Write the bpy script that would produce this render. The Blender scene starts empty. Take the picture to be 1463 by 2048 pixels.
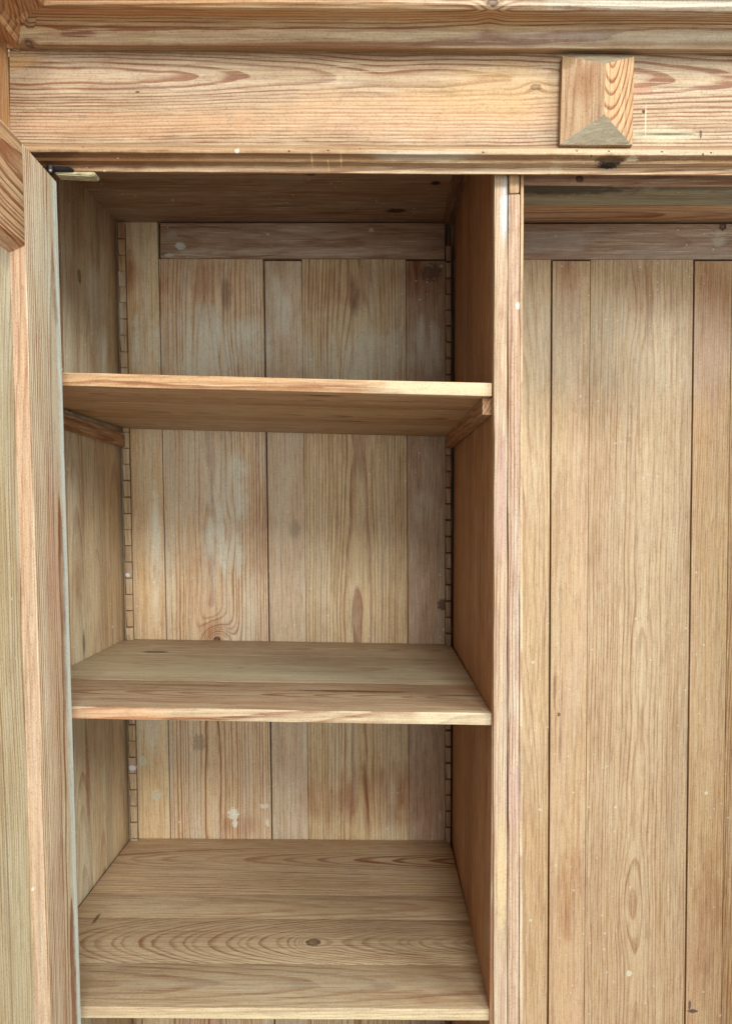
import bpy, bmesh, math, random
from mathutils import Vector, Matrix, noise as mn
random.seed(7)
sc = bpy.context.scene
C = sc.collection

# ------------------------------------------------------------------ camera
F = 1560.0                       # focal length in photo pixels (2048 tall)
PX, PY = 760.0, 1106.5
TH = math.atan(81.5 / F)         # pitched slightly down
CAM = Vector((0.0, -0.95, 1.50))
cd = bpy.data.cameras.new('camera')
cam = bpy.data.objects.new('camera', cd); C.objects.link(cam)
cam.location = CAM
cam.rotation_euler = (math.pi / 2 - TH, 0, 0)
cd.sensor_fit = 'AUTO'; cd.sensor_width = 36.0
cd.lens = 36.0 * F / 2048
cd.shift_x = -(PX - 731.5) / 2048
cd.shift_y = (PY - 1024) / 2048
cd.clip_start = 0.02; cd.clip_end = 50
sc.camera = cam

# ------------------------------------------------------------------ light
w = bpy.data.worlds.new('World'); sc.world = w; w.use_nodes = True
bg = w.node_tree.nodes['Background']
bg.inputs[0].default_value = (0.84, 0.98, 1.0, 1); bg.inputs[1].default_value = 0.47

def area(name, loc, target, sx, sy, power, col):
    ld = bpy.data.lights.new(name, 'AREA'); ld.shape = 'RECTANGLE'
    ld.size = sx; ld.size_y = sy; ld.energy = power; ld.color = col
    o = bpy.data.objects.new(name, ld); C.objects.link(o)
    o.location = loc
    o.rotation_euler = (Vector(target) - Vector(loc)).to_track_quat('-Z', 'Y').to_euler()
    return o
area('high_window_light', (0.60, -3.3, 3.15), (0.1, 0.2, 1.35), 0.9, 0.80, 78, (0.95, 0.99, 1.0))
area('low_fill_light', (0.75, -3.0, 1.25), (0.1, 0.2, 1.2), 1.6, 1.1, 40, (0.90, 0.98, 1.0))  # low frontal fill lamp, added to carry light into the compartments
area('side_fill_light', (2.7, -2.3, 2.65), (-.3, 0, 1.2), 1.4, 0.9, 80, (0.93, 1.0, 0.98))  # off-frame side lamp, added to brighten the door and left wall

sc.view_settings.view_transform = 'Standard'
sc.view_settings.look = 'None'
sc.view_settings.exposure = 0.24
sc.view_settings.gamma = 1.0
sc.view_settings.use_curve_mapping = False
sc.render.engine = 'CYCLES'
sc.cycles.max_bounces = 8; sc.cycles.diffuse_bounces = 5

# ------------------------------------------------------------------ measuring
def P(px, py, Y):
    """world point on the plane at depth Y, measured from the photograph"""
    fx, fy = (px - PX) / F, (PY - py) / F
    d = Vector((fx, math.cos(TH) + fy * math.sin(TH), -math.sin(TH) + fy * math.cos(TH)))
    return CAM + d * ((Y - CAM.y) / d.y)
def Pz(px, py, Z):
    fx, fy = (px - PX) / F, (PY - py) / F
    d = Vector((fx, math.cos(TH) + fy * math.sin(TH), -math.sin(TH) + fy * math.cos(TH)))
    return CAM + d * ((Z - CAM.z) / d.z)
def Px(px, py, X):
    fx, fy = (px - PX) / F, (PY - py) / F
    d = Vector((fx, math.cos(TH) + fy * math.sin(TH), -math.sin(TH) + fy * math.cos(TH)))
    return CAM + d * ((X - CAM.x) / d.x)
def lin(c):
    return tuple(((v / 255) / 12.92 if v / 255 <= 0.04045 else ((v / 255 + 0.055) / 1.055) ** 2.4) for v in c)

# ------------------------------------------------------------------ node maths
class G:
    def __init__(s, nt): s.nt = nt
    def new(s, t): return s.nt.nodes.new(t)
    def put(s, sock, v):
        if isinstance(v, bpy.types.NodeSocket): s.nt.links.new(v, sock)
        else: sock.default_value = v
    def m(s, op, *a, clamp=False):
        n = s.new('ShaderNodeMath'); n.operation = op; n.use_clamp = clamp
        for i, v in enumerate(a): s.put(n.inputs[i], v)
        return n.outputs[0]
    def vm(s, op, *a):
        n = s.new('ShaderNodeVectorMath'); n.operation = op
        for i, v in enumerate(a): s.put(n.inputs[i], v)
        return n.outputs[1] if op in ('LENGTH', 'DISTANCE', 'DOT_PRODUCT') else n.outputs[0]
    def attr(s, name):
        n = s.new('ShaderNodeAttribute'); n.attribute_name = name; return n.outputs['Vector']
    def sep(s, v):
        n = s.new('ShaderNodeSeparateXYZ'); s.put(n.inputs[0], v); return n.outputs
    def comb(s, x, y, z):
        n = s.new('ShaderNodeCombineXYZ')
        for i, v in enumerate((x, y, z)): s.put(n.inputs[i], v)
        return n.outputs[0]
    def ss(s, x, a, b, lo=0.0, hi=1.0):
        n = s.new('ShaderNodeMapRange'); n.interpolation_type = 'SMOOTHSTEP'
        for i, v in enumerate((x, a, b, lo, hi)): s.put(n.inputs[i], v)
        return n.outputs[0]
    def noise(s, v, sc_, detail=2.0, rough=0.5):
        n = s.new('ShaderNodeTexNoise'); n.noise_dimensions = '3D'
        s.put(n.inputs['Vector'], s.vm('MULTIPLY', v, sc_)); n.inputs['Scale'].default_value = 1
        n.inputs['Detail'].default_value = detail; n.inputs['Roughness'].default_value = rough
        return n.outputs[0]
    def sn(s, v, sc_, amp, detail=2.0, rough=0.5):       # signed noise * amp
        return s.m('MULTIPLY', s.m('SUBTRACT', s.noise(v, sc_, detail, rough), 0.5), 2 * amp)
    def mix(s, f, a, b, mode='MIX'):
        n = s.new('ShaderNodeMix'); n.data_type = 'RGBA'; n.blend_type = mode
        s.put(n.inputs['Factor'], f)
        for k, v in ((6, a), (7, b)):
            s.put(n.inputs[k], v if isinstance(v, bpy.types.NodeSocket) else (*v, 1))
        return n.outputs[2]

def wood(name, feats=(), knots=(), warp=0.012, specks=0.5, rough=0.58, fleck=(214, 214, 200), scratches=0.0):
    """old waxed pine. Rings are the distance to a pith line in each board's own grain space."""
    mt = bpy.data.materials.new(name); mt.use_nodes = True
    nt = mt.node_tree; g = G(nt); bs = nt.nodes['Principled BSDF']
    gp = g.attr('gp'); wp = g.attr('wp'); b1 = g.attr('b1'); b2 = g.attr('b2')
    tint = g.attr('tint'); tint2 = g.attr('tint2')
    seed, spc, taper = g.sep(b1); contr, bleach, stain = g.sep(b2)
    q = g.vm('ADD', gp, g.vm('MULTIPLY', g.comb(seed, seed, seed), (3.17, 1.73, 2.31)))
    a, d, l = g.sep(gp)
    # ring distance
    a = g.m('ADD', a, g.sn(q, (3, 3, 1.7), warp * 1.3, 1.0))
    d = g.m('ADD', g.m('ADD', d, g.m('MULTIPLY', l, taper)), g.sn(q, (4, 4, 2.6), warp, 2.0))
    r = g.m('SQRT', g.m('ADD', g.m('MULTIPLY', a, a), g.m('MULTIPLY', d, d)))
    r = g.m('ADD', r, g.sn(q, (26, 26, 9), 0.0013, 2.0))
    r = g.m('ADD', r, g.sn(q, (110, 110, 34), 0.00035, 1.0))
    nf_ = g.m('SUBTRACT', g.noise(wp, (55, 55, 55), 4.0, 0.65), 0.5); nc_ = g.m('SUBTRACT', g.noise(wp, (18, 18, 14), 3.0, 0.65), 0.5)
    nt_ = g.m('SUBTRACT', g.noise(wp, (330, 330, 330), 3.0, 0.6), 0.5)
    stk = g.noise(q, (62, 62, 6.5), 3.0)
    knotcore = None; knotring = None
    for (kc, kr, ka, kdark) in knots:       # centre, radii, push (m), darkness
        dv = g.vm('DIVIDE', g.vm('SUBTRACT', wp, tuple(kc)), tuple(kr))
        dist = g.vm('LENGTH', dv)
        fall = g.m('POWER', 2.718, g.m('MULTIPLY', g.m('MULTIPLY', dist, dist), -0.42))
        r = g.m('ADD', r, g.m('MULTIPLY', fall, ka))
        nd = g.m('ADD', dist, g.m('ADD', g.m('MULTIPLY', nt_, 0.9), g.m('MULTIPLY', nf_, 0.35)))
        core = g.m('MULTIPLY', g.ss(nd, 0.75, 0.30), kdark)
        rim = g.m('MULTIPLY', g.m('MULTIPLY', g.ss(nd, 0.30, 0.52), g.ss(nd, 0.85, 0.6)), kdark)
        knotcore = core if knotcore is None else g.m('MAXIMUM', knotcore, core)
        knotring = rim if knotring is None else g.m('MAXIMUM', knotring, rim)
    rr = g.m('DIVIDE', r, spc)
    rv = g.comb(rr, seed, 0.0)
    rr = g.m('ADD', rr, g.sn(rv, (0.45, 9.0, 1.0), 0.9, 1.0))
    fr = g.m('FRACT', rr); fl = g.m('FLOOR', rr)
    wn = g.new('ShaderNodeTexWhiteNoise'); wn.noise_dimensions = '2D'
    g.put(wn.inputs['Vector'], g.comb(fl, seed, 0.0))
    ringw = g.m('ADD', g.m('MULTIPLY', wn.outputs[0], 0.70), 0.55)
    late = g.m('MULTIPLY', g.ss(fr, 0.46, 0.88), g.ss(fr, 1.0, 0.93))
    late = g.m('MULTIPLY', late, ringw)
    fade = g.ss(g.noise(q, (14, 14, 2.2), 2.0), 0.28, 0.60, 0.40, 1.30)
    late = g.m('MULTIPLY', g.m('MULTIPLY', late, contr), fade, clamp=True)
    # colours
    early = g.mix(g.ss(g.noise(q, (16, 16, 2.0), 3.0, 0.55), 0.34, 0.68), tint, tint2)
    latec = g.mix(1.0, early, lin((206, 160, 134)), 'MULTIPLY')
    latec = g.mix(0.48, latec, lin((126, 80, 50)))
    col = g.mix(late, early, latec)
    # long fibre streaks, short pores
    st = g.noise(q, (230, 230, 5.5), 2.0, 0.6)
    col = g.mix(g.ss(st, 0.42, 0.72, 0.0, 0.42), col, g.mix(1.0, col, lin((176, 140, 108)), 'MULTIPLY'))
    st2 = g.noise(q, (700, 700, 26), 2.0, 0.6)
    col = g.mix(g.ss(st2, 0.48, 0.72, 0.0, 0.40), col, g.mix(1.0, col, lin((165, 130, 100)), 'MULTIPLY'))
    st3 = g.noise(q, (420, 420, 16), 1.0, 0.6)
    col = g.mix(g.ss(st3, 0.52, 0.74, 0.0, 0.36), col, lin((226, 205, 168)))
    # reddish brown stain and pale limed bleach, both in streaky patches
    sn_ = g.noise(g.vm('ADD', q, (4.1, 2.2, 9.3)), (20, 20, 4.5), 4.0, 0.62)
    col = g.mix(g.m('MULTIPLY', g.ss(sn_, 0.42, 0.72), stain), col, lin((150, 92, 52)))
    bn = g.noise(g.vm('ADD', q, (8.7, 5.2, 1.3)), (34, 34, 3.6), 4.0, 0.6)
    bfac = g.m('MULTIPLY', g.ss(bn, 0.40, 0.72), bleach)
    # placed marks
    late_marks = []
    for (c, rad, colr, strength, edge) in feats:
        dv = g.vm('DIVIDE', g.vm('SUBTRACT', wp, tuple(c)), tuple(rad))
        tiny = isinstance(colr, tuple) and max(rad[0], rad[2]) < .022
        dist = g.m('ADD', g.vm('LENGTH', dv), g.m('MULTIPLY', nt_ if tiny else (nf_ if edge < 0.6 else nc_), (3.2 if tiny else 2.0) * edge))
        fac = g.m('MULTIPLY', g.ss(dist, 1.0, 0.72 if tiny else (0.35 if edge > 0.2 else 0.8)), strength)
        if colr == 'bleach':
            bfac = g.m('MAXIMUM', bfac, g.m('MULTIPLY', fac, g.ss(stk, 0.30, 0.62, 0.12, 1.0)))
        elif colr == 'stain':
            col = g.mix(g.m('MULTIPLY', fac, g.ss(stk, 0.65, 0.25, 0.3, 1.0)), col, g.mix(1.0, col, lin((196, 140, 96)), 'MULTIPLY'))
        else:
            late_marks.append((fac, colr))
    col = g.mix(g.m('MINIMUM', bfac, 0.85), col, g.mix(0.28, lin((222, 222, 204)), col))
    for fac, colr in late_marks: col = g.mix(fac, col, lin(colr))
    if knotcore is not None:
        col = g.mix(g.m('MULTIPLY', knotcore, 0.75), col, lin((92, 54, 32)))
        col = g.mix(g.m('MULTIPLY', knotring, 0.85), col, lin((50, 32, 24)))
    # mottled grime
    gr = g.noise(q, (120, 120, 38), 5.0, 0.75)
    col = g.mix(g.ss(gr, 0.50, 0.74, 0.0, 0.26), col, g.mix(1.0, col, lin((170, 146, 122)), 'MULTIPLY'))
    gr2 = g.noise(wp, (520, 520, 520), 2.0, 0.7)
    col = g.mix(g.ss(gr2, 0.50, 0.70, 0.0, 0.34), col, g.mix(1.0, col, lin((140, 116, 96)), 'MULTIPLY'))
    # paint flecks
    v = g.new('ShaderNodeTexVoronoi'); v.feature = 'F1'
    g.put(v.inputs['Vector'], wp); v.inputs['Scale'].default_value = 62
    vr = g.sep(v.outputs['Color'])[0]; vg = g.sep(v.outputs['Color'])[1]
    zone = g.ss(g.noise(wp, (5, 5, 5), 2.0), 0.42, 0.62)
    rad = g.m('MULTIPLY', g.m('MULTIPLY', g.m('POWER', vr, 3.0), 0.17 * specks), zone)
    sp = g.m('GREATER_THAN', rad, g.m('ADD', v.outputs['Distance'], g.m('MULTIPLY', nt_, 0.12)))
    col = g.mix(g.m('MULTIPLY', sp, g.m('ADD', 0.4, g.m('MULTIPLY', vg, 0.5))), col, lin(fleck))
    if specks >= 1.0:
        v3 = g.new('ShaderNodeTexVoronoi'); v3.feature = 'F1'
        g.put(v3.inputs['Vector'], g.vm('ADD', wp, (1, 5, 2))); v3.inputs['Scale'].default_value = 150
        v3r = g.sep(v3.outputs['Color'])[0]
        zone3 = g.ss(g.noise(wp, (7, 7, 7), 2.0), 0.45, 0.60, 0.0, 0.30)
        sp3 = g.m('GREATER_THAN', g.m('SUBTRACT', zone3, g.m('MULTIPLY', g.m('SUBTRACT', 1.0, v3r), 2.4)), g.m('ADD', v3.outputs['Distance'], g.m('MULTIPLY', nt_, 0.5)))
        col = g.mix(g.m('MULTIPLY', sp3, 0.6), col, lin(fleck))
    v2 = g.new('ShaderNodeTexVoronoi'); v2.feature = 'F1'
    g.put(v2.inputs['Vector'], g.vm('ADD', wp, (3, 1, 2))); v2.inputs['Scale'].default_value = 38
    v2r = g.sep(v2.outputs['Color'])[0]
    hole = g.m('MULTIPLY', g.m('LESS_THAN', v2.outputs['Distance'], 0.036), g.m('GREATER_THAN', v2r, 0.955))
    col = g.mix(g.m('MULTIPLY', hole, 0.75), col, lin((50, 34, 24)))
    if scratches:
        qs = g.new('ShaderNodeMapping'); qs.inputs['Rotation'].default_value = (0.2, 0.75, 0.1)
        g.put(qs.inputs['Vector'], wp)
        sx = g.noise(qs.outputs[0], (9, 260, 260), 2.0, 0.5)
        zz = g.ss(g.noise(wp, (7, 7, 7), 2.0), 0.45, 0.62)
        col = g.mix(g.m('MULTIPLY', g.m('MULTIPLY', g.ss(sx, 0.62, 0.70), zz), scratches), col, lin((220, 205, 180)))
    g.put(bs.inputs['Base Color'], col)
    g.put(bs.inputs['Roughness'], g.ss(gr, 0.3, 0.7, rough - 0.06, rough + 0.12))
    bs.inputs['Specular IOR Level'].default_value = 0.35
    h = g.m('ADD', g.m('MULTIPLY', late, 0.6), g.m('ADD', g.m('MULTIPLY', st2, -0.5), g.m('MULTIPLY', st, -0.5)))
    bp = g.new('ShaderNodeBump'); bp.inputs['Strength'].default_value = 0.55; bp.inputs['Distance'].default_value = 0.0007
    g.put(bp.inputs['Height'], h); g.put(bs.inputs['Normal'], bp.outputs[0])
    return mt

def plain(name, c, rough=0.5, metal=0.0, var=0.25):
    mt = bpy.data.materials.new(name); mt.use_nodes = True
    g = G(mt.node_tree); bs = mt.node_tree.nodes['Principled BSDF']
    tc = g.new('ShaderNodeTexCoord').outputs['Object']
    n = g.noise(tc, (160, 160, 160), 4.0, 0.6)
    g.put(bs.inputs['Base Color'], g.mix(g.ss(n, 0.35, 0.7, 0.0, var * 2), lin(c), lin(tuple(v * 0.55 for v in c))))
    bs.inputs['Roughness'].default_value = rough; bs.inputs['Metallic'].default_value = metal
    return mt

# ------------------------------------------------------------------ boards
class B:
    """look and grain of one board"""
    _n = 0
    def __init__(s, t1, t2=None, spc=0.0035, taper=0.02, a0=0.0, D=0.045, l0=0.0, contrast=0.8, bleach=0.15, stain=0.15, seed=None):
        B._n += 1
        soft = lambda c: tuple(v * .88 + (.3 * c[0] + .6 * c[1] + .1 * c[2]) * .12 for v in c)
        t2 = soft(t2) if t2 else None; t1 = soft(t1)
        s.t1 = lin(t1); s.t2 = lin(t2 or tuple(min(255, v * f) for v, f in zip(t1, (0.93, 0.88, 0.82))))
        s.spc, s.taper, s.a0, s.D, s.l0 = spc, taper, a0, D, l0
        s.contrast, s.bleach, s.stain = contrast, bleach, stain
        s.seed = B._n * 0.37 if seed is None else seed

class Part:
    def __init__(s): s.vs = []; s.fs = []; s.at = []
    def add(s, bm, b, L, N, o):
        L = Vector(L).normalized(); N = Vector(N); N = (N - L * N.dot(L)).normalized(); A = L.cross(N)
        base = len(s.vs)
        bm.verts.index_update()
        for v in bm.verts:
            q = v.co - o
            s.vs.append(v.co.copy())
            s.at.append(((q.dot(A) - b.a0, -q.dot(N) + b.D, q.dot(L) - b.l0), (b.seed, b.spc, b.taper), (b.contrast, b.bleach, b.stain), b.t1, b.t2))
        for f in bm.faces: s.fs.append([base + v.index for v in f.verts])
        bm.free()
    def prism(s, quad, ext, b, L, N=None, bevel=0.0012, jit=0.0004, step=0.03, o=None, seg=2):
        """quad (4 or more coplanar points) extruded along ext"""
        quad = [Vector(p) for p in quad]; ext = Vector(ext)
        bm = bmesh.new()
        v0 = [bm.verts.new(p) for p in quad]; v1 = [bm.verts.new(p + ext) for p in quad]
        n = len(quad)
        bm.faces.new(v0); bm.faces.new(v1[::-1])
        for i in range(n): bm.faces.new((v0[i], v1[i], v1[(i + 1) % n], v0[(i + 1) % n]))
        bmesh.ops.recalc_face_normals(bm, faces=bm.faces)
        if bevel: bmesh.ops.bevel(bm, geom=list(bm.edges), offset=bevel, segments=seg, affect='EDGES', profile=0.6)
        L_ = Vector(L).normalized()
        if jit:
            lo = min(v.co.dot(L_) for v in bm.verts); hi = max(v.co.dot(L_) for v in bm.verts)
            k = min(60, int((hi - lo) / step))
            for i in range(1, k):
                bmesh.ops.bisect_plane(bm, geom=list(bm.verts) + list(bm.edges) + list(bm.faces), plane_co=L_ * (lo + (hi - lo) * i / k), plane_no=L_)
            for v in bm.verts:
                off = Vector((b.seed * 7, b.seed * 3, 0))
                v.co += mn.noise_vector(v.co * 9 + off) * jit + mn.noise_vector(v.co * 45 + off) * jit * 0.45
        N = Vector(N) if N is not None else -ext
        if o is None: o = sum(quad, Vector()) / n
        s.add(bm, b, L, N, Vector(o))
    def loft(s, left, right, b, L, N, cuts=50, jit=0.0003, caps=True, o=None, close=False):
        bm = bmesh.new(); rows = []
        for i in range(cuts + 1):
            t = i / cuts; row = []
            for p, q in zip(left, right):
                c = Vector(p).lerp(Vector(q), t)
                c = c + mn.noise_vector(c * 14) * jit + mn.noise_vector(c * 60) * jit * 0.5
                row.append(bm.verts.new(c))
            rows.append(row)
        n = len(left)
        for r0, r1 in zip(rows, rows[1:]):
            for j in range(n if close else n - 1):
                bm.faces.new((r0[j], r1[j], r1[(j + 1) % n], r0[(j + 1) % n]))
        if caps and n > 2: bm.faces.new(rows[0]); bm.faces.new(rows[-1][::-1])
        bmesh.ops.recalc_face_normals(bm, faces=bm.faces)
        if o is None: o = (Vector(left[0]) + Vector(right[0])) / 2
        s.add(bm, b, L, N, Vector(o))
    def build(s, name, mat, parent=None, smooth=True, label=None):
        me = bpy.data.meshes.new(name)
        org = parent_origin(parent)
        me.from_pydata([v - org for v in s.vs], [], s.fs)
        for k, an in enumerate(('gp', 'b1', 'b2', 'tint', 'tint2')):
            at = me.attributes.new(an, 'FLOAT_VECTOR', 'POINT')
            at.data.foreach_set('vector', [c for a in s.at for c in a[k]])
        at = me.attributes.new('wp', 'FLOAT_VECTOR', 'POINT')
        at.data.foreach_set('vector', [c for v in s.vs for c in v])
        me.materials.append(mat)
        if smooth:
            me.polygons.foreach_set('use_smooth', [True] * len(me.polygons))
            me.set_sharp_from_angle(angle=math.radians(32))
        o = bpy.data.objects.new(name, me); C.objects.link(o)
        if parent: o.parent = parent
        if label: o['label'] = label
        return o
ORG = Vector((0.2, 0.25, 0.05))
def parent_origin(p):
    return ORG if p is not None else Vector((0, 0, 0))
def empty(name):
    o = bpy.data.objects.new(name, None); C.objects.link(o); o.location = ORG; return o
wardrobe = empty('wardrobe')
wardrobe['label'] = 'old waxed pine wardrobe with its left door open, showing three plain shelves'
wardrobe['category'] = 'wardrobe'

X_, Y_, Z_ = Vector((1, 0, 0)), Vector((0, 1, 0)), Vector((0, 0, 1))
YB = 0.520                       # back wall
YF = 0.008                       # shelf fronts
XL = P(249, 1279, YB).x          # left inner wall, which leans a little
_zl = (P(233, 443, YB), P(259.5, 1665, YB))
def xl_at(z): return _zl[0].x + (_zl[1].x - _zl[0].x) * (_zl[0].z - z) / (_zl[0].z - _zl[1].z)
# palette (sRGB)
HONEY = (204, 162, 112); GOLD = (206, 164, 104); TAN = (196, 156, 112); PINK = (192, 148, 116)
OLIVE = (184, 150, 102); GREY = (176, 158, 132); PALE = (208, 190, 152); RED = (190, 134, 92)

# ------------------------------------------------------------------ back wall
def vboard(part, x0t, x1t, x0b, x1b, yt, b, Y=YB, yb=2300, th=0.014, yt2=None):
    q = [P(x0t, yt, Y), P(x1t, yt2 or yt, Y), P(x1b, yb, Y), P(x0b, yb, Y)]
    part.prism(q, (0, th, 0), b, Z_, -Y_, bevel=0.0010, jit=0.0003, step=0.06)
bk = Part()
def gx(x520, slope, y): return x520 + slope * (y - 520)
# (left edge, right edge, slopes, top y, board)
rows = [  # board tints raised a little to offset the dimmer light inside
 (225, 316.5, .0205, .0205, 430, B((222, 194, 144), (214, 174, 122), spc=.0040, a0=-.06, D=.03, contrast=.25, bleach=.30, stain=.10)),
 (318.4, 526, .0205, .0142, 518, B((224, 192, 148), (216, 176, 132), spc=.0046, a0=-.012, D=.046, taper=.010, contrast=.78, bleach=.45, stain=.22)),
 (529, 602.6, .0142, .0120, 522, B((210, 186, 152), (206, 174, 138), spc=.0030, a0=.12, D=.03, contrast=.25, bleach=.22, stain=.08)),
 (603.2, 810.6, .0120, .0060, 518, B((214, 186, 138), (206, 174, 124), spc=.0047, a0=.002, D=.046, taper=.008, contrast=.58, bleach=.25, stain=.10)),
 (811.4, 890, .0060, .0040, 522, B((188, 158, 128), (178, 142, 110), spc=.0032, a0=.12, D=.03, contrast=.25, bleach=.20, stain=.15)),
 (907, 1101, .0000, -.0052, 518, B((214, 180, 134), (206, 168, 120), spc=.0040, a0=.02, D=.09, contrast=.45, bleach=.10, stain=.10)),
 (1104.5, 1179.6, -.0052, -.0085, 522, B((216, 176, 134), (212, 176, 126), spc=.0034, a0=.13, D=.03, contrast=.22, bleach=.12, stain=.12)),
 (1180.4, 1385.6, -.0085, -.0124, 518, B((216, 184, 140), (206, 170, 126), spc=.0046, a0=.004, D=.040, taper=.004, contrast=.50, bleach=.10, stain=.06)),
 (1389, 1463, -.0124, -.0150, 522, B((216, 172, 122), (210, 172, 120), spc=.0040, a0=.16, D=.03, contrast=.35, bleach=.10, stain=.14)),
 (1463.8, 1680, -.0150, -.020, 518, B((196, 158, 106), spc=.0046, D=.046)),
]
for (xa, xb, sa, sb, yt, b) in rows:
    vboard(bk, gx(xa, sa, yt), gx(xb, sb, yt), gx(xa, sa, 2300), gx(xb, sb, 2300), yt, b)
# backing seen only down the joints
bk.prism([P(180, 400, YB + .016), P(1700, 400, YB + .016), P(1700, 2300, YB + .016), P(180, 2300, YB + .016)], (0, .006, 0),
         B((96, 62, 38), contrast=.2), Z_, -Y_, bevel=0, jit=0)
W = lambda px, py, Y=YB: P(px, py, Y)
bfe = [
 (W(285, 690), (.028, .05, .085), 'bleach', .95, .5), (W(345, 1000), (.012, .05, .30), 'bleach', .4, .5),
 (W(312, 1120), (.012, .05, .20), 'bleach', .85, .35), (W(450, 1010), (.055, .05, .19), 'bleach', 1.0, .7),
 (W(430, 700), (.16, .05, .10), 'bleach', .85, .7), (W(720, 715), (.15, .05, .09), 'bleach', .65, .7),
 (W(850, 700), (.035, .05, .08), 'bleach', .7, .6), (W(560, 620), (.03, .05, .10), 'bleach', .7, .7),
 (W(845, 1010), (.034, .05, .06), 'bleach', .35, .6), (W(300, 1470), (.024, .05, .07), 'bleach', .55, .7),
 (W(285, 1522), (.009, .05, .011), (196, 200, 182), .65, .25), (W(312, 1590), (.012, .05, .012), (200, 200, 180), .5, .4),
 (W(467, 1628), (.011, .05, .013), (226, 220, 200), .9, .7), (W(470, 1648), (.006, .05, .009), (224, 216, 196), .9, .35), (W(528, 1612), (.011, .05, .005), (222, 210, 186), .8, .5), (W(535, 1645), (.004, .05, .008), (222, 210, 186), .8, .5), (W(352, 492), (.006, .05, .005), (190, 190, 178), .8, .3),
 (W(342, 1560), (.0025, .05, .10), (206, 198, 180), .55, .5),
 (W(400, 560), (.13, .05, .05), 'stain', .8, .7), (W(250, 540), (.05, .05, .06), 'stain', .8, .6), (W(700, 575), (.14, .05, .05), 'stain', .55, .8),
 (W(451, 590), (.013, .05, .045), (112, 66, 46), .55, .35), (W(708, 590), (.014, .05, .05), (104, 64, 46), .55, .4),
 (W(760, 1590), (.13, .05, .085), 'stain', .9, .6), (W(640, 1600), (.05, .05, .06), 'stain', .6, .6),
 (W(590, 1060), (.016, .05, .03), (130, 114, 96), .45, .9), (W(400, 1485), (.016, .05, .020), (128, 108, 90), .5, .7),
 (W(845, 560), (.05, .05, .06), 'stain', .9, .6), (W(860, 545), (.02, .05, .018), (60, 42, 32), .6, .9), (W(885, 1210), (.012, .05, .012), (84, 56, 38), .8, .5),
 (W(480, 1650), (.05, .05, .03), 'stain', .7, .6), (W(434, 1264), (.038, .05, .030), 'stain', .9, .5),
 # hanging space: washed upper part, its lower edge painting the lip's shadow line
 (W(1130, 690), (.30, .05, .140), 'bleach', .26, .22), (W(1330, 700), (.36, .05, .13), 'bleach', .22, .25),
 (W(1420, 700), (.06, .05, .15), (172, 138, 116), .45, .5), (W(1140, 600), (.04, .05, .12), 'stain', .6, .5), (W(1430, 600), (.05, .05, .10), 'stain', .6, .5),
 (W(1300, 580), (.12, .05, .06), 'stain', .4, .6),
 (W(1140, 1790), (.04, .05, .13), 'stain', .55, .6), (W(1420, 1850), (.04, .05, .22), 'stain', .6, .6),
 (W(1257, 1947), (.006, .05, .007), (226, 216, 186), .9, .3), (W(1411, 1586), (.004, .05, .004), (226, 216, 190), .8, .2),
 (W(1108, 1380), (.004, .05, .045), (120, 78, 62), .65, .5), (W(1119, 1490), (.004, .05, .055), (126, 84, 66), .5, .5),
 (W(1384, 2022), (.012, .05, .004), (70, 62, 62), .85, .35), (W(1378, 2010), (.003, .05, .011), (74, 66, 66), .8, .3),
]
bkn = [
 (W(434, 1280), (.009, .05, .008), .006, 1.0), (W(434, 1290), (.018, .05, .024), .042, 0), (W(1117, 1429), (.0042, .05, .0055), .004, 1.0),
 (W(450, 640), (.02, .05, .07), .006, 0), (W(465, 1060), (.010, .05, .03), -.005, 0), (W(1265, 620), (.012, .05, .04), .006, 0),
 (W(1252, 1800), (.020, .05, .06), -.008, 0), (W(708, 600), (.02, .05, .06), .006, 0),
]
bk.build('back_panel', wood('pine back boards', bfe, bkn, warp=.009, specks=1.2), wardrobe)

# horizontal rails of the back frame
rl = Part()
rl.prism([P(320.5, 446, YB - .005), P(889, 446, YB - .005), P(889, 517.5, YB - .005), P(322, 516, YB - .005), P(320.5, 512, YB - .005)],
         (0, .012, 0), B((182, 150, 120), (164, 130, 100), spc=.0045, D=.08, contrast=.6, bleach=.18, stain=.3), X_, -Y_, bevel=.001)
rl.build('back_rail', wood('pine back rail, left', [
    (W(362, 494), (.010, .05, .008), (196, 198, 188), .8, .5), (W(340, 512), (.010, .05, .004), (190, 192, 182), .7, .5),
    (W(345, 470), (.012, .05, .006), (172, 164, 150), .6, .6), (W(600, 505), (.3, .05, .012), 'bleach', .35, .7)], (), specks=2.2), wardrobe,
    label='dark stained back rail spotted with white paint')
rr_ = Part()
rr_.prism([P(1030, 448, YB - .005), P(1600, 448, YB - .005), P(1600, 517, YB - .005), P(1030, 518, YB - .005)],
         (0, .012, 0), B((176, 144, 122), (164, 128, 100), spc=.0040, D=.08, contrast=.35, bleach=.22, stain=.15), X_, -Y_, bevel=.001)
rr_.build('back_rail', wood('pine back rail, right', [(W(1110, 485), (.10, .05, .028), (178, 164, 150), .5, .6), (W(1435, 480), (.02, .05, .02), 'bleach', .5, .5)],
     [(W(1441, 455), (.010, .05, .010), .006, 1.0)], specks=.8), wardrobe)

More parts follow.
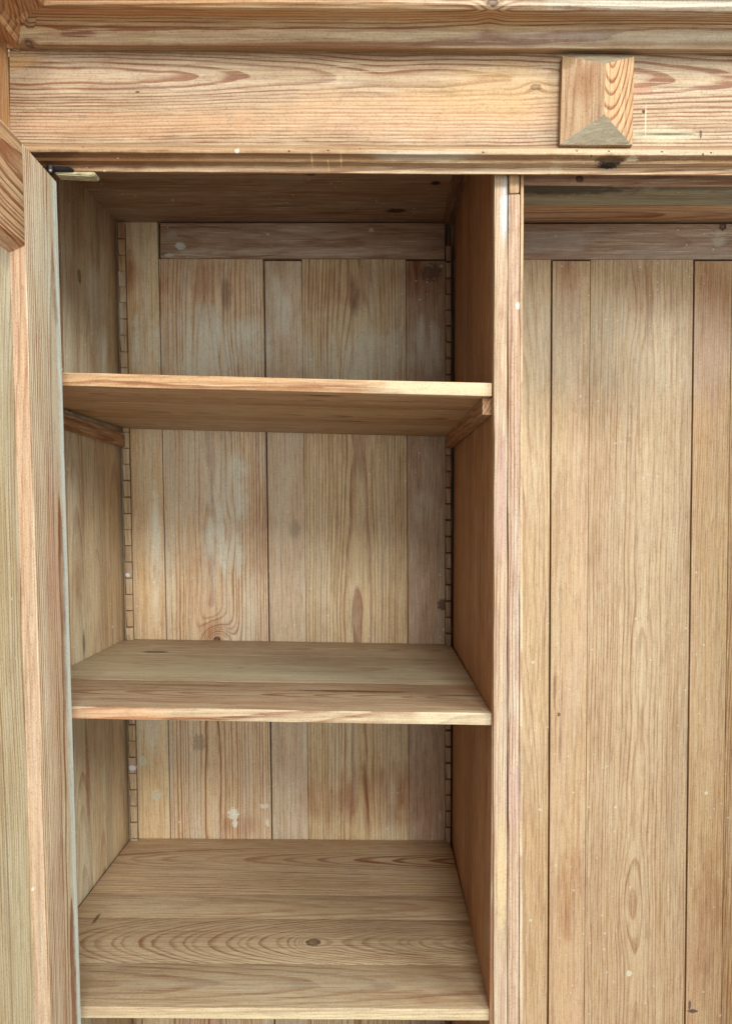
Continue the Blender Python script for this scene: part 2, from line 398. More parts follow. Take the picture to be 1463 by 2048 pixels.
# ------------------------------------------------------------------ ceiling of the carcass
ZC = P(400, 445, YB).z
XR = 0.90
tp = Part()
yb_ = [YB + .01, .335, .168, -.005]
cols = [B((174, 140, 110), (152, 118, 88), spc=.0045, contrast=.7, stain=.25, D=.05), B((190, 160, 130), (174, 142, 110), spc=.004, D=.05, stain=.1, contrast=.4, bleach=.2), B((196, 164, 134), stain=.2, D=.06)]
for i in range(3):
    y1, y0 = yb_[i], yb_[i + 1] + .0012
    tp.prism([Vector((xl_at(ZC) - .02, y0, ZC)), Vector((P(960, 400, .3).x, y0, ZC)), Vector((P(960, 400, .3).x, y1, ZC)), Vector((xl_at(ZC) - .02, y1, ZC))], (0, 0, .016), cols[i], X_, -Z_, jit=.0002)
cols = [B((214, 172, 126), (204, 158, 112), spc=.0045, contrast=.7, stain=.1, D=.05), B((186, 196, 172), (160, 164, 140), spc=.004, D=.05, contrast=1.0, bleach=.3), B((120, 110, 88), D=.06)]
yb2 = [YB + .01, .441, .25, -.005]
for i in range(3):
    y1, y0 = yb2[i], yb2[i + 1] + .0012
    tp.prism([Vector((P(962, 400, .3).x, y0, ZC)), Vector((XR, y0, ZC)), Vector((XR, y1, ZC)), Vector((P(962, 400, .3).x, y1, ZC))], (0, 0, .016), cols[i], X_, -Z_, jit=.0002)
cz = lambda px, py: Pz(px, py, ZC)
tp.build('ceiling_panel', wood('pine carcass top', [
    (cz(620, 347), (.012, .012, .05), (30, 22, 18), .9, .3), (cz(870, 366), (.011, .011, .05), (22, 16, 14), .95, .3),
    (cz(790, 422), (.022, .014, .05), (56, 36, 26), .9, .5), (cz(670, 426), (.05, .006, .05), (84, 54, 38), .6, .5),
    (cz(1120, 378), (.20, .035, .05), (34, 34, 30), .8, .4), (cz(1400, 376), (.14, .02, .05), (50, 46, 36), .6, .6), (cz(560, 360), (.10, .03, .05), 'bleach', .25, .9)],
    [(cz(795, 421), (.018, .010, .05), .01, 1.0)], specks=1.2), wardrobe)
# dark cleat in the top right corner of the shelf side
cl = Part()
cl.prism([P(884, 447, YB - .006), P(903, 447, YB - .006), P(903, 412, YB - .006), P(884, 412, YB - .006)], (0, -.42, 0), B((128, 88, 60), stain=.3, spc=.003), Y_, -X_)
cl.build('corner_cleat', wood('dark pine cleat', specks=.3), wardrobe)
# cross rail at the top of the hanging space
cr = Part()
cr.prism([P(1030, 330, .035), P(1640, 330, .035), P(1640, 373, .035), P(1030, 369, .035)], (0, .004, 0),
         B((186, 136, 100), (176, 124, 88), spc=.004, D=.08, contrast=.4, bleach=.05), X_, -Y_)
cr.build('cross_rail', wood('pine cross rail', [], [(P(1158, 358, .035), (.007, .02, .005), .004, 1.0)], specks=.3), wardrobe)

# ------------------------------------------------------------------ left side wall
lw = Part()
zt, zb = ZC + .004, P(100, 2300, .4).z
ys = [-.02, .105, .135, .262, .330, .430, YB + .012]
lt = [B((198, 154, 106), (184, 138, 94), D=.08, contrast=.6), B((208, 176, 130), D=.08, contrast=.5, bleach=.35),
      B((204, 164, 116), (190, 150, 104), D=.06, contrast=.5, bleach=.3, stain=.3), B((212, 194, 156), (204, 178, 136), D=.09, contrast=.45, bleach=.4),
      B((206, 184, 142), (198, 168, 126), D=.06, contrast=.4, bleach=.3), B((204, 178, 136), D=.07, contrast=.3, bleach=.25)]
for i in range(6):
    y0, y1 = ys[i] + .0003, ys[i + 1]
    lw.prism([Vector((xl_at(zb), y0, zb)), Vector((xl_at(zb), y1, zb)), Vector((xl_at(zt), y1, zt)), Vector((xl_at(zt), y0, zt))], (-.016, 0, 0), lt[i], Z_, X_, bevel=.0004, jit=.00015, step=.08)
WX = lambda px, py: Px(px, py, XL)
lw.build('side_panel', wood('pine side boards', [
    (WX(190, 600), (.05, .05, .09), 'bleach', .95, .7), (WX(205, 690), (.05, .035, .07), 'bleach', .9, .7), (WX(150, 420), (.05, .06, .12), 'stain', .7, .6),
    (WX(215, 470), (.05, .08, .08), 'stain', .5, .7), (WX(165, 1100), (.05, .05, .14), 'stain', .5, .8), (WX(172, 1560), (.05, .012, .14), (152, 96, 54), .7, .35),
    (WX(208, 1540), (.05, .02, .10), 'bleach', .4, .7), (WX(166, 1290), (.05, .008, .03), (90, 60, 40), .7, .5)],
    [(WX(160, 552), (.05, .010, .016), .006, .7)], warp=.01, specks=1.0, scratches=.55), wardrobe)

# right side of the carcass, floor and front stile outside the frame (they close the box)
rw = Part()
rw.prism([Vector((XR, -.02, zb)), Vector((XR, YB + .012, zb)), Vector((XR, YB + .012, zt)), Vector((XR, -.02, zt))], (.016, 0, 0), B(TAN), Z_, -X_, jit=0)
rw.build('side_panel', wood('pine right side'), wardrobe)
fl_ = Part()
fl_.prism([Vector((XL - .02, -.02, zb)), Vector((XR + .02, -.02, zb)), Vector((XR + .02, YB + .014, zb)), Vector((XL - .02, YB + .014, zb))], (0, 0, -.02), B(TAN), X_, Z_, jit=0)
fl_.build('floor_panel', wood('pine carcass floor'), wardrobe)

# ------------------------------------------------------------------ partition
pt = Part()
XP = P(987.5, 1000, 0).x
XPb = P(905.5, 1000, YB).x
pz0, pz1 = zb, ZC
pys = [.004, .050, .062, .30, YB + .001]
pb = [B((184, 124, 74), (174, 112, 64), spc=.004, D=.07, contrast=.5), B((180, 122, 72), spc=.004, D=.1, contrast=.4), B((186, 126, 70), (168, 108, 58), spc=.0042, D=.036, taper=.03, contrast=.75, stain=.2),
      B((184, 124, 70), (172, 112, 62), spc=.004, D=.06, contrast=.4, stain=.1)]
def xp(y): return XP + (XPb - XP) * (y / YB)
for i in range(4):
    y0, y1 = pys[i] + .0002, pys[i + 1]
    pt.prism([Vector((xp(y0), y0, pz0)), Vector((xp(y1), y1, pz0)), Vector((xp(y1), y1, pz1)), Vector((xp(y0), y0, pz1))], (.018, 0, 0), pb[i], Z_, -X_, bevel=.0004, jit=.00015, step=.08)
pt.build('partition', wood('pine partition', [(Px(930, 640, XP), (.05, .12, .10), (120, 84, 54), .3, .8), (Px(960, 1150, XP), (.05, .01, .10), (120, 70, 38), .5, .5)], [], warp=.012, specks=.3), wardrobe)

# front post of two strips
def strip_part(x0t, x1t, x0b, x1b, yt, yb, Yf, depth, b, part, bev=.0016):
    part.prism([P(x0t, yt, Yf), P(x1t, yt, Yf), P(x1b, yb, Yf), P(x0b, yb, Yf)], (0, depth, 0), b, Z_, -Y_, bevel=bev, jit=.0008, step=.02, seg=2)
ps = Part()
strip_part(988, 1014.2, 985.5, 1013, 335, 2250, 0.0, .020, B((202, 170, 134), (196, 156, 120), spc=.0036, a0=.05, D=.03, contrast=.6, bleach=.22, stain=.10), ps)
strip_part(1040, 1046, 1037.5, 1043.5, 335, 2250, -.0015, .022, B((214, 184, 142), (204, 160, 118), spc=.004, D=.05, contrast=.5, bleach=.2), ps, .001)
strip_part(1015.4, 1039, 1014.6, 1037, 388, 2250, -.001, .021, B((200, 162, 130), (194, 152, 120), spc=.0034, a0=-.05, D=.03, taper=.01, contrast=.8, bleach=.12, stain=.12), ps)
strip_part(1013.6, 1016, 1012.6, 1015.2, 335, 2250, .004, .016, B((150, 104, 66)), ps, 0)
W0 = lambda px, py: P(px, py, 0)
post = ps.build('centre_post', wood('pine centre post', [
    (W0(1008, 420), (.008, .05, .05), (196, 206, 206), .6, .5), (W0(1034, 612), (.003, .05, .005), (232, 228, 212), .9, .3),
    (W0(1000, 1000), (.012, .05, .10), (186, 150, 138), .5, .6), (W0(1027, 1600), (.012, .05, .06), (190, 150, 140), .4, .6),
    (W0(1002, 900), (.004, .05, .03), (168, 128, 122), .5, .6), (W0(1002, 1750), (.010, .05, .10), (214, 184, 134), .5, .5),
    (W0(1004, 1990), (.004, .05, .07), (168, 122, 100), .5, .5), (W0(1030, 1190), (.005, .05, .3), 'bleach', .4, .6)], [], warp=.006, specks=.35), wardrobe)
pg = Part()
pg.prism([P(1016, 336, -.004), P(1037.5, 336, -.004), P(1037, 386, -.004), P(1017, 387, -.004)], (0, .02, 0), B((190, 152, 108), contrast=.7, stain=.2), Z_, -Y_, bevel=.0015, jit=.0008, step=.008)
pg.build('peg', wood('pine peg', specks=.3), wardrobe)

# ------------------------------------------------------------------ notched shelf racks in the back corners
def rack(x0t, x1t, x0b, x1b, yt, yb, pitch, depth, b, name, label, slot=(112, 80, 54), gap=1.9, base=.003):
    pr = Part()
    Yf = YB - depth
    pr.prism([P(x0t, yt, Yf + base), P(x1t, yt, Yf + base), P(x1b, yb, Yf + base), P(x0b, yb, Yf + base)], (0, depth - base - .001, 0), B(slot), Z_, -Y_, bevel=.0004, jit=0)
    y = yt; k = 0
    while y < yb - 6:
        t0 = (y - yt) / (yb - yt); t1 = (y + pitch - gap - yt) / (yb - yt)
        xa0 = x0t + (x0b - x0t) * t0 + random.uniform(-.4, .4) + .6; xb0 = x1t + (x1b - x1t) * t0
        xa1 = x0t + (x0b - x0t) * t1 + random.uniform(-.4, .9) + 1.6; xb1 = x1t + (x1b - x1t) * t1
        b.seed += .41
        pr.prism([P(xa0, y, Yf), P(xb0, y, Yf), P(xb1, y + pitch - gap, Yf), P(xa1, y + pitch - gap, Yf)], (0, base + .001, 0), b, Z_, -Y_, bevel=.0006, jit=.0004, step=.012)
        y += pitch * random.uniform(.97, 1.03); k += 1
    return pr
r1 = rack(234.5, 248.5, 273.0, 287.0, 446, 2240, 32.4, .013, B((196, 164, 118), (184, 150, 106), contrast=.35, bleach=.3, stain=.3), 'l', '')
r1.build('shelf_rack', wood('pine rack left', [(P(263, 1537, YB - .016), (.009, .05, .006), (214, 216, 222), .95, .25), (P(254, 1150, YB - .016), (.005, .05, .004), (206, 212, 214), .9, .3),
    (P(240, 640, YB - .016), (.008, .05, .05), (186, 180, 160), .7, .6), (P(238, 480, YB - .016), (.02, .05, .06), 'stain', .8, .4)], [], specks=.8), wardrobe, label='notched rack strip at the left, daubed with white')
r2 = rack(890.5, 901.0, 889.5, 900.5, 492, 2240, 32.4, .016, B((170, 128, 86), (152, 112, 74), contrast=.3, stain=.3), 'r', '', slot=(30, 20, 14), gap=3.4, base=.008)
r2.build('shelf_rack', wood('pine rack right', [], [], specks=.3), wardrobe)

# ------------------------------------------------------------------ shelves
def shelf(frontL, frontR, thick, boards, cuts, gapL, mat, label, yback=YB - .002, rot=0):
    """frontL/R: top-front corner pixels on the plane YF; thick in metres"""
    A = P(frontL[0], frontL[1], YF); D = P(frontR[0], frontR[1], YF)
    dz = (D.z - A.z) / (D.x - A.x)
    xl = xl_at(A.z) + gapL; zl = A.z + (xl - A.x) * dz
    xr = D.x; s = Part()
    back_r = P(899.5, 1282, YB).x
    ed = [YF] + cuts + [yback]
    for i, b in enumerate(boards):
        y0, y1 = ed[i] + (.0001 if i else 0), ed[i + 1]
        xr0 = xr + (back_r - xr) * (y0 - YF) / (yback - YF); xr1 = xr + (back_r - xr) * (y1 - YF) / (yback - YF)
        sl = [Vector((xl, y0, zl)), Vector((xr0, y0, zl + (xr0 - xl) * dz)), Vector((xr1, y1, zl + (xr1 - xl) * dz)), Vector((xl, y1, zl))]
        s.prism(sl, (0, 0, -thick), b, X_, Z_, bevel=.0013 if i == 0 else .0003, jit=.00045 if i == 0 else .0002, step=.02)
    return s.build('shelf', mat, wardrobe, label=label)
zs1 = P(500, 770, YF).z - .017; zs2 = P(500, 1420, YF).z; zs3 = P(500, 2015, YF).z
U1 = lambda px, py: Pz(px, py, zs1); U2 = lambda px, py: Pz(px, py, zs2); U3 = lambda px, py: Pz(px, py, zs3)
EF = lambda px, py: P(px, py, YF)
shelf((131, 744.5), (983, 766), .0162, [B((214, 166, 116), (200, 150, 100), spc=.0042, D=-.03, contrast=.75, bleach=.03, stain=.14, taper=.04), B((206, 166, 116), spc=.004, D=.07, contrast=.8, stain=.15), B((200, 168, 128), spc=.004, D=.08, contrast=.45)],
      [.15, .34], .004, wood('pine top shelf', [
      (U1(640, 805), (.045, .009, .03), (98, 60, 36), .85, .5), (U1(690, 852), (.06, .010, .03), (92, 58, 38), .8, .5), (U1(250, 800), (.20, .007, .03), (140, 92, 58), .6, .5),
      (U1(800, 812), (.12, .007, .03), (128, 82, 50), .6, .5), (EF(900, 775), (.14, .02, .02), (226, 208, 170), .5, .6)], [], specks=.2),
      'uppermost shelf, seen from below')
shelf((148, 1413), (983, 1426.5), .0155, [B((208, 178, 140), (200, 166, 126), spc=.0036, D=-.03, contrast=.8, bleach=.14, stain=.16, taper=.03), B((200, 184, 148), (192, 172, 134), spc=.004, D=.09, contrast=.4, bleach=.25), B((190, 168, 134), (174, 150, 118), spc=.004, D=.06, contrast=.5, bleach=.08)],
      [.165, .37], .001, wood('pine middle shelf', [
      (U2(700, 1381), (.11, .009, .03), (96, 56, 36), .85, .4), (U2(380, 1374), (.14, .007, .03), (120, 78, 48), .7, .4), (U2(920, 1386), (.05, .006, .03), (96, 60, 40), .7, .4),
      (U2(560, 1345), (.30, .03, .03), (172, 164, 128), .45, .7), (EF(230, 1430), (.10, .014, .014), (214, 150, 104), .4, .5), (EF(900, 1438), (.10, .014, .014), (222, 206, 170), .45, .6),
      (U2(450, 1405), (.30, .018, .02), 'stain', .5, .7)],
      [(U2(311, 1309), (.030, .016, .03), .010, .85)], warp=.008, specks=.3), 'middle shelf with a long dark knot near its back left corner')
shelf((162, 2013), (983, 2018.5), .0150, [B((208, 179, 138), (200, 168, 126), spc=.0038, D=.10, contrast=.4, bleach=.12, stain=.10, taper=.02),
      B((208, 179, 138), (200, 168, 126), spc=.0034, a0=.006, D=.075, taper=-.17, contrast=.62, bleach=.08, stain=.05),
      B((208, 179, 138), (200, 168, 126), spc=.004, D=.09, contrast=.35, bleach=.12), B((208, 179, 138), (200, 168, 126), spc=.0042, a0=-.02, D=.05, taper=-.07, contrast=.85, bleach=.1)],
      [.105, .225, .30], .004, wood('pine lower shelf', [
      (U3(194, 1838), (.004, .020, .03), (84, 62, 46), .8, .5), (U3(850, 1920), (.10, .10, .03), (150, 112, 78), .0, .5), (U3(880, 1990), (.12, .03, .03), 'stain', .4, .7),
      (U3(600, 1965), (.30, .03, .02), 'bleach', .25, .8), (U3(560, 1672), (.30, .012, .02), 'stain', .7, .6), (EF(500, 2034), (.5, .02, .004), (226, 206, 160), .5, .6)],
      [(U3(627, 1884), (.015, .013, .03), -.012, .8)], warp=.0025, specks=.5), 'lowest shelf with arched grain and a small knot')

# support battens under the top shelf
bt = Part()
th_, hh = .013, .024; xw = xl_at(1.65)
fl1 = P(131, 815, .03)
zbk = P(257, 868, YB - .02).z
q = [Vector((xw + .0, YB - .018, zbk)), Vector((xw + th_, YB - .018, zbk)), Vector((xw + th_, YB - .018, zbk - hh)), Vector((xw + .006, YB - .018, zbk - hh)), Vector((xw, YB - .018, zbk - hh + .006))]
bt.prism(q, (0, -(YB - .03), (EF(131, 744.5).z - .0165) - zbk - .001), B((178, 128, 82), (160, 110, 68), spc=.0045, a0=.01, D=.04, contrast=.95, stain=.1), Y_, X_, bevel=.0008, jit=.0003)
bt.build('shelf_batten', wood('pine batten left', specks=.1), wardrobe)
bt = Part()
zbr = P(890, 870, YB - .02).z
xr0, xr1 = P(891, 870, YB - .02).x, P(904, 870, YB - .02).x
xf0 = P(972, 800, .012).x
zf = EF(983, 766).z - .0170
q = [Vector((xr0, YB - .018, zbr)), Vector((xr1, YB - .018, zbr)), Vector((xr1, YB - .018, zbr - hh)), Vector((xr0, YB - .018, zbr - hh))]
bt.loft([Vector(p) for p in q], [Vector((XP - .0125, .018, zf)), Vector((XP - .0008, .018, zf)), Vector((XP - .0008, .018, zf - .020)), Vector((XP - .0125, .018, zf - .020))],
        B((180, 130, 82), (166, 114, 70), spc=.0042, a0=.01, D=.04, contrast=.7, stain=.1), Y_, -X_, cuts=30, jit=.0003, close=True)
bt.build('shelf_batten', wood('pine batten right', specks=.1), wardrobe)

# ------------------------------------------------------------------ head of the wardrobe: frieze, lip, cornice
YZ = -.030
XRt = 1600
fz = Part()
fb = B((190, 158, 124), (184, 152, 114), spc=.0034, a0=.0, D=.040, l0=-.6, taper=.012, contrast=1.3, bleach=.10, stain=.05)  # tints lowered a little to offset the stronger light in front
o_fz = P(700, 150, YZ)
fz.prism([P(19.5, 90, YZ), P(XRt, 100, YZ), P(XRt, 296, YZ), P(20.5, 290, YZ)], (0, .03, 0), fb, X_, -Y_, bevel=0, jit=.0002, o=o_fz)
WF = lambda px, py: P(px, py, YZ)
frieze = fz.build('frieze', wood('pine frieze', [
    (WF(850, 230), (.30, .05, .035), (212, 166, 124), .45, .7), (WF(250, 250), (.20, .05, .02), (206, 158, 118), .4, .7), (WF(1320, 270), (.05, .05, .012), (206, 196, 160), .5, .5),
    (WF(1286, 223), (.0022, .05, .0022), (40, 34, 30), .9, .1), (WF(275, 184), (.0030, .05, .0014), (60, 44, 34), .8, .2), (WF(690, 105), (.5, .05, .006), (120, 84, 50), .6, .5),  # long dark strip paints the shade just below the cornice
    (WF(40, 120), (.03, .05, .014), (196, 150, 88), .5, .5), (WF(1330, 268), (.040, .05, .0018), (74, 58, 46), .85, .45), (WF(1400, 268), (.0016, .05, .006), (74, 58, 46), .8, .3),
    (WF(1290, 240), (.0012, .05, .025), (232, 214, 178), .5, .3), (WF(1000, 180), (.12, .05, .04), (204, 164, 108), .4, .7), (WF(1275, 178), (.02, .05, .006), (170, 112, 82), .5, .5)],
    [(WF(1070, 174), (.009, .05, .005), .003, .5), (WF(150, 142), (.16, .05, .02), -.008, 0), (WF(560, 165), (.28, .05, .022), -.010, 0)], warp=.010, specks=.5), wardrobe)

def prof(pts, px, yy=0.0):
    return [P(px, py + yy, Y) for (py, Y) in pts]
lip = [(288, -.028), (291, -.036), (295, -.0405), (300, -.0430), (305, -.0425), (309, -.0390), (311, -.0355), (315, -.0330), (319, -.0335), (322.5, -.0320), (325, -.0285), (328, -.0245), (331, -.0215), (343.5, -.0205), (345, -.019), (346, .0)]
lp = Part()
lo = P(700, 300, YZ)
lp.loft(prof(lip, 20.5, -1.6) + [P(20.5, 280, .0)], prof(lip, XRt, 7.0) + [P(XRt, 290, .0)],
        B((200, 162, 118), (192, 150, 104), spc=.0033, D=.060, a0=.02, taper=.008, contrast=.9, bleach=.10, stain=.10), X_, (0, -1, .4), cuts=110, jit=.0005, o=lo, close=True)
WLp = lambda px, py: P(px, py, -.035)
lp.build('head_moulding', wood('pine head moulding', [
    (P(1216, 324, -.028), (.021, .02, .0062), (22, 18, 16), 1.0, .22), (P(1112, 333, -.024), (.009, .02, .010), (196, 170, 132), .8, .4),
    (P(180, 321, -.03), (.18, .03, .0085), (104, 62, 34), .85, .4), (P(750, 319, -.03), (.9, .03, .0065), (140, 98, 60), .7, .5),  # brown bands paint the shade along the moulding's underside
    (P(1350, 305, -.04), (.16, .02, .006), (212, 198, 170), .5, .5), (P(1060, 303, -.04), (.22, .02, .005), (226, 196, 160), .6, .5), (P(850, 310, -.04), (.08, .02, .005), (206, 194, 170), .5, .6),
    (P(1260, 322, -.03), (.008, .02, .002), (220, 200, 168), .7, .5), (P(624, 322, -.03), (.0011, .02, .006), (214, 176, 122), .7, .3), (P(682, 322, -.03), (.0011, .02, .006), (214, 176, 122), .7, .3), (P(656, 330, -.03), (.0011, .02, .006), (214, 176, 122), .7, .3),
    (P(100, 312, -.035), (.05, .02, .006), (80, 48, 28), .6, .4),
    ] + [(P(x, y, -.042), (.0014, .004, .0014), (46, 36, 32), .9, .15) for x, y in ((165, 292), (532, 289), (578, 303), (656, 301), (720, 295), (965, 305), (1153, 301), (1182, 312), (1217, 302), (1404, 309), (1322, 304), (1420, 306))],
    [], warp=.006, specks=1.3, rough=.5), wardrobe)

# cornice with an inside mitre at the left
CO = [(99, .000), (96.5, .004), (95.5, .010), (89, .0185), (88, .0190), (84, .0195), (72, .0215), (62, .0225), (54, .0245), (46, .0285), (38, .035), (30, .043), (24, .052), (18, .062), (12, .068), (4, .071), (-4, .0715), (-14, .071), (-16, .076), (-60, .080)]
xm = P(19.5, 95, YZ).x
def cprof_left():
    out = []
    for py, o in CO:
        z = P(100, py, YZ - o).z
        out.append(Vector((xm + o, YZ - o, z)))
    return out
cl_ = cprof_left()
crr = [P(XRt, py + 11.5, YZ - o) for py, o in CO]
cn = Part()
cn.loft(cl_ + [Vector((cl_[-1].x, .0, cl_[-1].z)), Vector((cl_[0].x, .0, cl_[0].z))], crr + [Vector((crr[-1].x, .0, crr[-1].z)), Vector((crr[0].x, .0, crr[0].z))],
        B((190, 150, 102), (190, 158, 116), spc=.0056, a0=.005, D=.045, l0=-.3, taper=.008, contrast=1.6, bleach=.10, stain=.06), X_, (0, -1, -.55), cuts=110, jit=.0004, o=P(700, 40, YZ - .03), close=True)
WC = lambda px, py, o: P(px, py, YZ - o)
cn.build('cornice', wood('pine cornice', [
    (WC(750, 22, .055), (.6, .02, .0085), (186, 130, 76), .35, .6), (WC(750, 94, .015), (.6, .02, .0042), (128, 84, 48), .6, .6), (WC(1350, 5, .07), (.22, .02, .010), (214, 208, 190), .5, .4),  # thin dark strip paints the shadow line under the overhang
    (WC(1320, 74, .02), (.22, .02, .008), (200, 186, 164), .35, .5), (WC(1300, 52, .024), (.13, .02, .005), (156, 96, 66), .5, .5), (WC(300, 15, .06), (.25, .02, .005), (176, 108, 52), .4, .5)],
    [(WC(984, 8, .069), (.009, .02, .005), .010, .8), (WC(58, 88, .019), (.006, .02, .005), .004, .8), (WC(600, 48, .028), (.20, .03, .016), -.010, 0)], warp=.010, specks=.3, rough=.45), wardrobe)
# the wing of the wardrobe that comes forward on the left
rt = Part()
R0 = cprof_left(); Rn = [Vector((p.x, -.60, p.z)) for p in R0]
rt.loft(R0 + [Vector((xm - .03, R0[-1].y, R0[-1].z)), Vector((xm - .03, R0[0].y, R0[0].z))], Rn + [Vector((xm - .03, -.60, R0[-1].z)), Vector((xm - .03, -.60, R0[0].z))],
        B((196, 140, 84), (190, 130, 76), spc=.0050, D=.03, a0=.01, taper=.3, contrast=1.0), -Y_, (1, 0, -.5), cuts=20, jit=.0003, close=True)
rt.build('cornice', wood('pine cornice return', specks=.3), wardrobe, label='short run of cornice coming forward at the left')
wg = Part()
wz0, wz1 = P(19, 2300, YZ).z, P(19, 88, YZ).z
wg.prism([Vector((xm - .0012, YZ - .0005, wz0)), Vector((xm - .0012, -.58, wz0)), Vector((xm - .0012, -.58, wz1)), Vector((xm - .0012, YZ - .0005, wz1))], (-.02, 0, 0), B((206, 152, 96), contrast=.3, D=.1), Z_, X_, jit=.0002, bevel=.0008)
wg.build('wing_panel', wood('pine wing panel', specks=.2), wardrobe)
# stile that carries the hinges, behind the open door
hs = Part()
hs.prism([Vector((xm, -.0195, wz0)), Vector((P(108, 900, -.01).x, -.0195, wz0)), Vector((P(108, 900, -.01).x, -.0195, P(100, 345, -.02).z)), Vector((xm, -.0195, P(100, 345, -.02).z))], (0, .02, 0), B(TAN), Z_, -Y_, jit=.0002)
hs.build('hinge_stile', wood('pine hinge stile'), wardrobe)

# hipped ornament block on the frieze
ob = Part()
bq = [(1124, 112), (1267.5, 113), (1263.5, 290), (1119, 289)]
Yb0, Yb1, Yb2 = YZ - .0002, YZ - .012, YZ - .034
base = [P(x, y, Yb1) for x, y in bq]
def tri(pts, b, L, N, part):
    bm = bmesh.new(); vs = [bm.verts.new(p) for p in pts]; bm.faces.new(vs)
    bmesh.ops.subdivide_edges(bm, edges=list(bm.edges), cuts=3, use_grid_fill=True)
    for v in bm.verts: v.co += mn.noise_vector(v.co * 60) * .00012
    part.add(bm, b, L, N, sum(pts, Vector()) / len(pts))
R1, R2 = P(1211, 127, Yb2), P(1207, 229, Yb2)
bl = B((206, 166, 126), (198, 154, 112), spc=.003, D=.10, contrast=.25, bleach=.05)
br_ = B((206, 158, 108), (198, 150, 100), spc=.0052, a0=.010, D=.022, taper=.35, contrast=1.1, bleach=.0, stain=.0)
be = B((182, 166, 138), (160, 142, 114), spc=.003, D=.1, contrast=.1, bleach=.15)
nl = lambda a, b, c: (b - a).cross(c - a).normalized()
tri([base[0], base[3], R2, R1], bl, Z_, (-.3, -1, 0), ob)
tri([base[1], R1, R2, base[2]], br_, -Z_, (.3, -1, 0), ob)
tri([base[3], base[2], R2], be, (1, 0, .2), (0, -1, -.5), ob)
tri([base[0], R1, base[1]], be, (1, 0, .2), (0, -1, .5), ob)
ob.loft([p.copy() for p in base], [Vector((p.x, Yb0 + .004, p.z)) for p in base], B((150, 104, 66), contrast=.2), Z_, -X_, cuts=3, caps=False, jit=.0001, close=True)
ob.build('ornament_block', wood('pine ornament', [(P(1170, 175, -.05), (.02, .05, .03), (160, 104, 66), .45, .7), (P(1135, 122, -.045), (.010, .05, .010), (140, 112, 76), .6, .5), (P(1205, 270, -.045), (.04, .05, .014), (158, 142, 114), .45, .8)], [], warp=.0015, specks=.4), wardrobe)

# ------------------------------------------------------------------ the open door on the left
door = bpy.data.objects.new('door', None); C.objects.link(door); door.parent = wardrobe
door['label'] = 'door swung open at the left, its inner face towards the shelves'
# hinge edge and free direction of the door leaf (it stands almost square to the front)
He_t, He_b = P(113.5, 364, -.030), P(163, 2048, -.030)
lean = (He_b - He_t) / (He_b.z - He_t.z)
fd = Vector((.0062, -.150, 0)).normalized()               # from the hinges towards the free edge
fn = Vector((.150, .0062, 0)).normalized()                # inner face normal
Zt = He_t.z
def D(u, z, n=0.0):
    """u metres from the hinge edge, height z, n out of the inner face"""
    p = He_t + lean * (z - He_t.z)
    return p + fd * u + fn * n
Zb_ = P(163, 2300, -.03).z
UW = .44
stu = .095; bev_w = .015
st = Part()
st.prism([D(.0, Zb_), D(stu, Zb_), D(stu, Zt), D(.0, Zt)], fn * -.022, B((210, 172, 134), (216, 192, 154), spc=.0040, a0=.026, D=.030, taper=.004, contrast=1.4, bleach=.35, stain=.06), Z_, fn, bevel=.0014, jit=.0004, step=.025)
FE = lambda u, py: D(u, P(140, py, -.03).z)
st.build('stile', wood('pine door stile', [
    (D(.0, (Zt + Zb_) / 2), (.03, .021, 3.0), (226, 232, 220), .82, .30), (D(.06, FE(0, 500).z), (.05, .03, .12), 'bleach', .4, .7), (D(.03, FE(0, 600).z), (.03, .02, .2), 'bleach', .5, .7),  # hinge-edge band: pale sapwood with cool window reflection painted in
    (D(.05, FE(0, 1700).z), (.03, .016, .06), 'stain', .6, .5), (D(.03, FE(0, 1850).z), (.03, .014, .05), 'stain', .6, .5), (D(.045, FE(0, 1150).z), (.03, .02, .10), (200, 150, 128), .4, .7)], [], warp=.005, specks=.9), door)
rl2 = Part()
zr0 = Zt - .104
rl2.prism([D(stu + .0004, zr0), D(UW - stu, zr0), D(UW - stu, Zt), D(stu + .0004, Zt)], fn * -.022, B((208, 164, 116), (204, 158, 110), spc=.0050, a0=.03, D=.050, taper=.05, contrast=1.35, bleach=.06), fd, fn, bevel=.0012, jit=.0004)
rl2.build('top_rail', wood('pine door rail', specks=.3), door)
bp_ = Part()
bp_.loft([D(stu, Zb_, -.001), D(stu + bev_w, Zb_, -.010), D(stu, Zb_, -.012)], [D(stu, zr0, -.001), D(stu + bev_w, zr0 - .012, -.010), D(stu, zr0, -.012)],
         B((208, 168, 130), (204, 156, 116), spc=.005, D=.2, contrast=.4, bleach=.20), Z_, fn, cuts=60, jit=.0003, close=True)
bp_.loft([D(stu, zr0, -.001), D(stu + bev_w, zr0 - .012, -.010), D(stu, zr0, -.012)], [D(UW - stu, zr0, -.001), D(UW - stu, zr0 - .012, -.010), D(UW - stu, zr0, -.012)],
         B((196, 136, 88), spc=.004, D=.05), fd, fn, cuts=10, jit=.0002, close=True)
bp_.build('panel_moulding', wood('pine door moulding', specks=.8), door)
pn = Part()
pn.prism([D(stu - .008, Zb_, -.0102), D(stu + .115, Zb_, -.0102), D(stu + .115, zr0 + .01, -.0102), D(stu - .008, zr0 + .01, -.0102)], fn * -.008, B((218, 198, 154), (214, 186, 138), spc=.0045, a0=.06, D=.04, contrast=.55, bleach=.35, stain=.05), Z_, fn, bevel=0, jit=.0002)
pn.prism([D(stu + .1155, Zb_, -.0102), D(UW - stu, Zb_, -.0102), D(UW - stu, zr0 + .01, -.0102), D(stu + .1155, zr0 + .01, -.0102)], fn * -.008, B((206, 180, 136), contrast=.5), Z_, fn, bevel=0, jit=.0002)
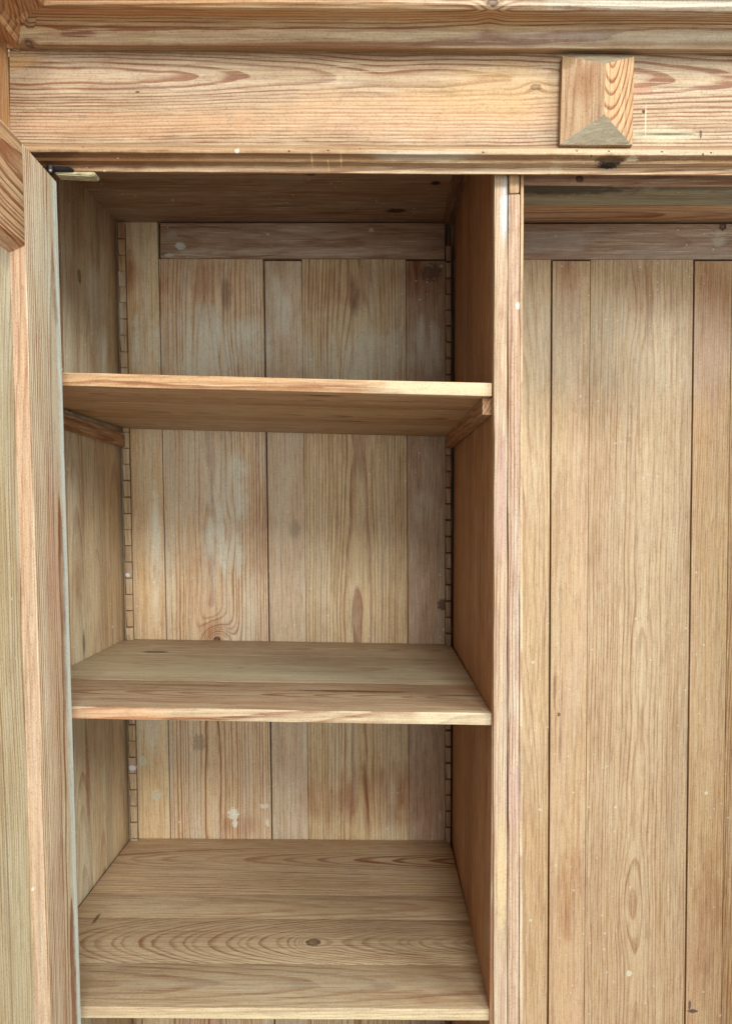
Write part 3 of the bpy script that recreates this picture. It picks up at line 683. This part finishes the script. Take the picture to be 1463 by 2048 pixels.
pn.build('door_panel', wood('pine door panel', [(D(stu + .03, FE(0, 560).z), (.05, .025, .03), (150, 130, 116), .5, .6), (D(stu + .02, FE(0, 800).z), (.05, .03, .25), 'bleach', .4, .6)], [], specks=.9), door)
s2 = Part()
s2.prism([D(UW - stu + .0004, Zb_), D(UW, Zb_), D(UW, Zt), D(UW - stu + .0004, Zt)], fn * -.022, B(HONEY), Z_, fn, jit=.0003)
s2.build('stile', wood('pine door stile, lock side'), door)

# hinge: iron plate let into the rail, with its knuckle, and the pale packing block under it
iron = plain('dark iron', (44, 40, 40), .45, .7)
def mesh_obj(name, bm, mat, parent, org=ORG):
    for v in bm.verts: v.co -= org
    me = bpy.data.meshes.new(name); bm.to_mesh(me); bm.free(); me.materials.append(mat)
    o = bpy.data.objects.new(name, me); C.objects.link(o); o.parent = parent; return o
def solid(quad, ext, bevel=.0008):
    bm = bmesh.new(); a = [bm.verts.new(p) for p in quad]; c = [bm.verts.new(Vector(p) + Vector(ext)) for p in quad]; n = len(quad)
    bm.faces.new(a); bm.faces.new(c[::-1])
    for i in range(n): bm.faces.new((a[i], c[i], c[(i + 1) % n], a[(i + 1) % n]))
    bmesh.ops.recalc_face_normals(bm, faces=bm.faces)
    if bevel: bmesh.ops.bevel(bm, geom=list(bm.edges), offset=bevel, segments=2, affect='EDGES')
    return bm
hg = mesh_obj('hinge', solid([P(84, 331, -.026), P(138, 332.5, -.026), P(147, 338, -.026), P(145, 341, -.026), P(84, 342, -.026)], (0, .012, 0)), iron, door)
bm = bmesh.new()
c0 = P(101, 338, -.031)
bmesh.ops.create_cone(bm, cap_ends=True, segments=20, radius1=.0042, radius2=.0042, depth=.006, matrix=Matrix.Translation(c0))
mesh_obj('knuckle', bm, iron, hg)
bm = bmesh.new()
bmesh.ops.create_uvsphere(bm, u_segments=14, v_segments=8, radius=.0022, matrix=Matrix.Translation(P(101, 341, -.0365)))
mesh_obj('pin', bm, plain('worn steel', (170, 170, 165), .35, .9), hg)
blk = mesh_obj('packing_block', solid([P(106, 342.5, -.022), P(186, 343, -.022), P(191.5, 345, -.022), P(190, 350.5, -.022), P(183, 352, -.022), P(112, 348.5, -.022)], (0, .016, 0), .0012), plain('bare pale wood', (186, 172, 132), .6, 0, .3), wardrobe)
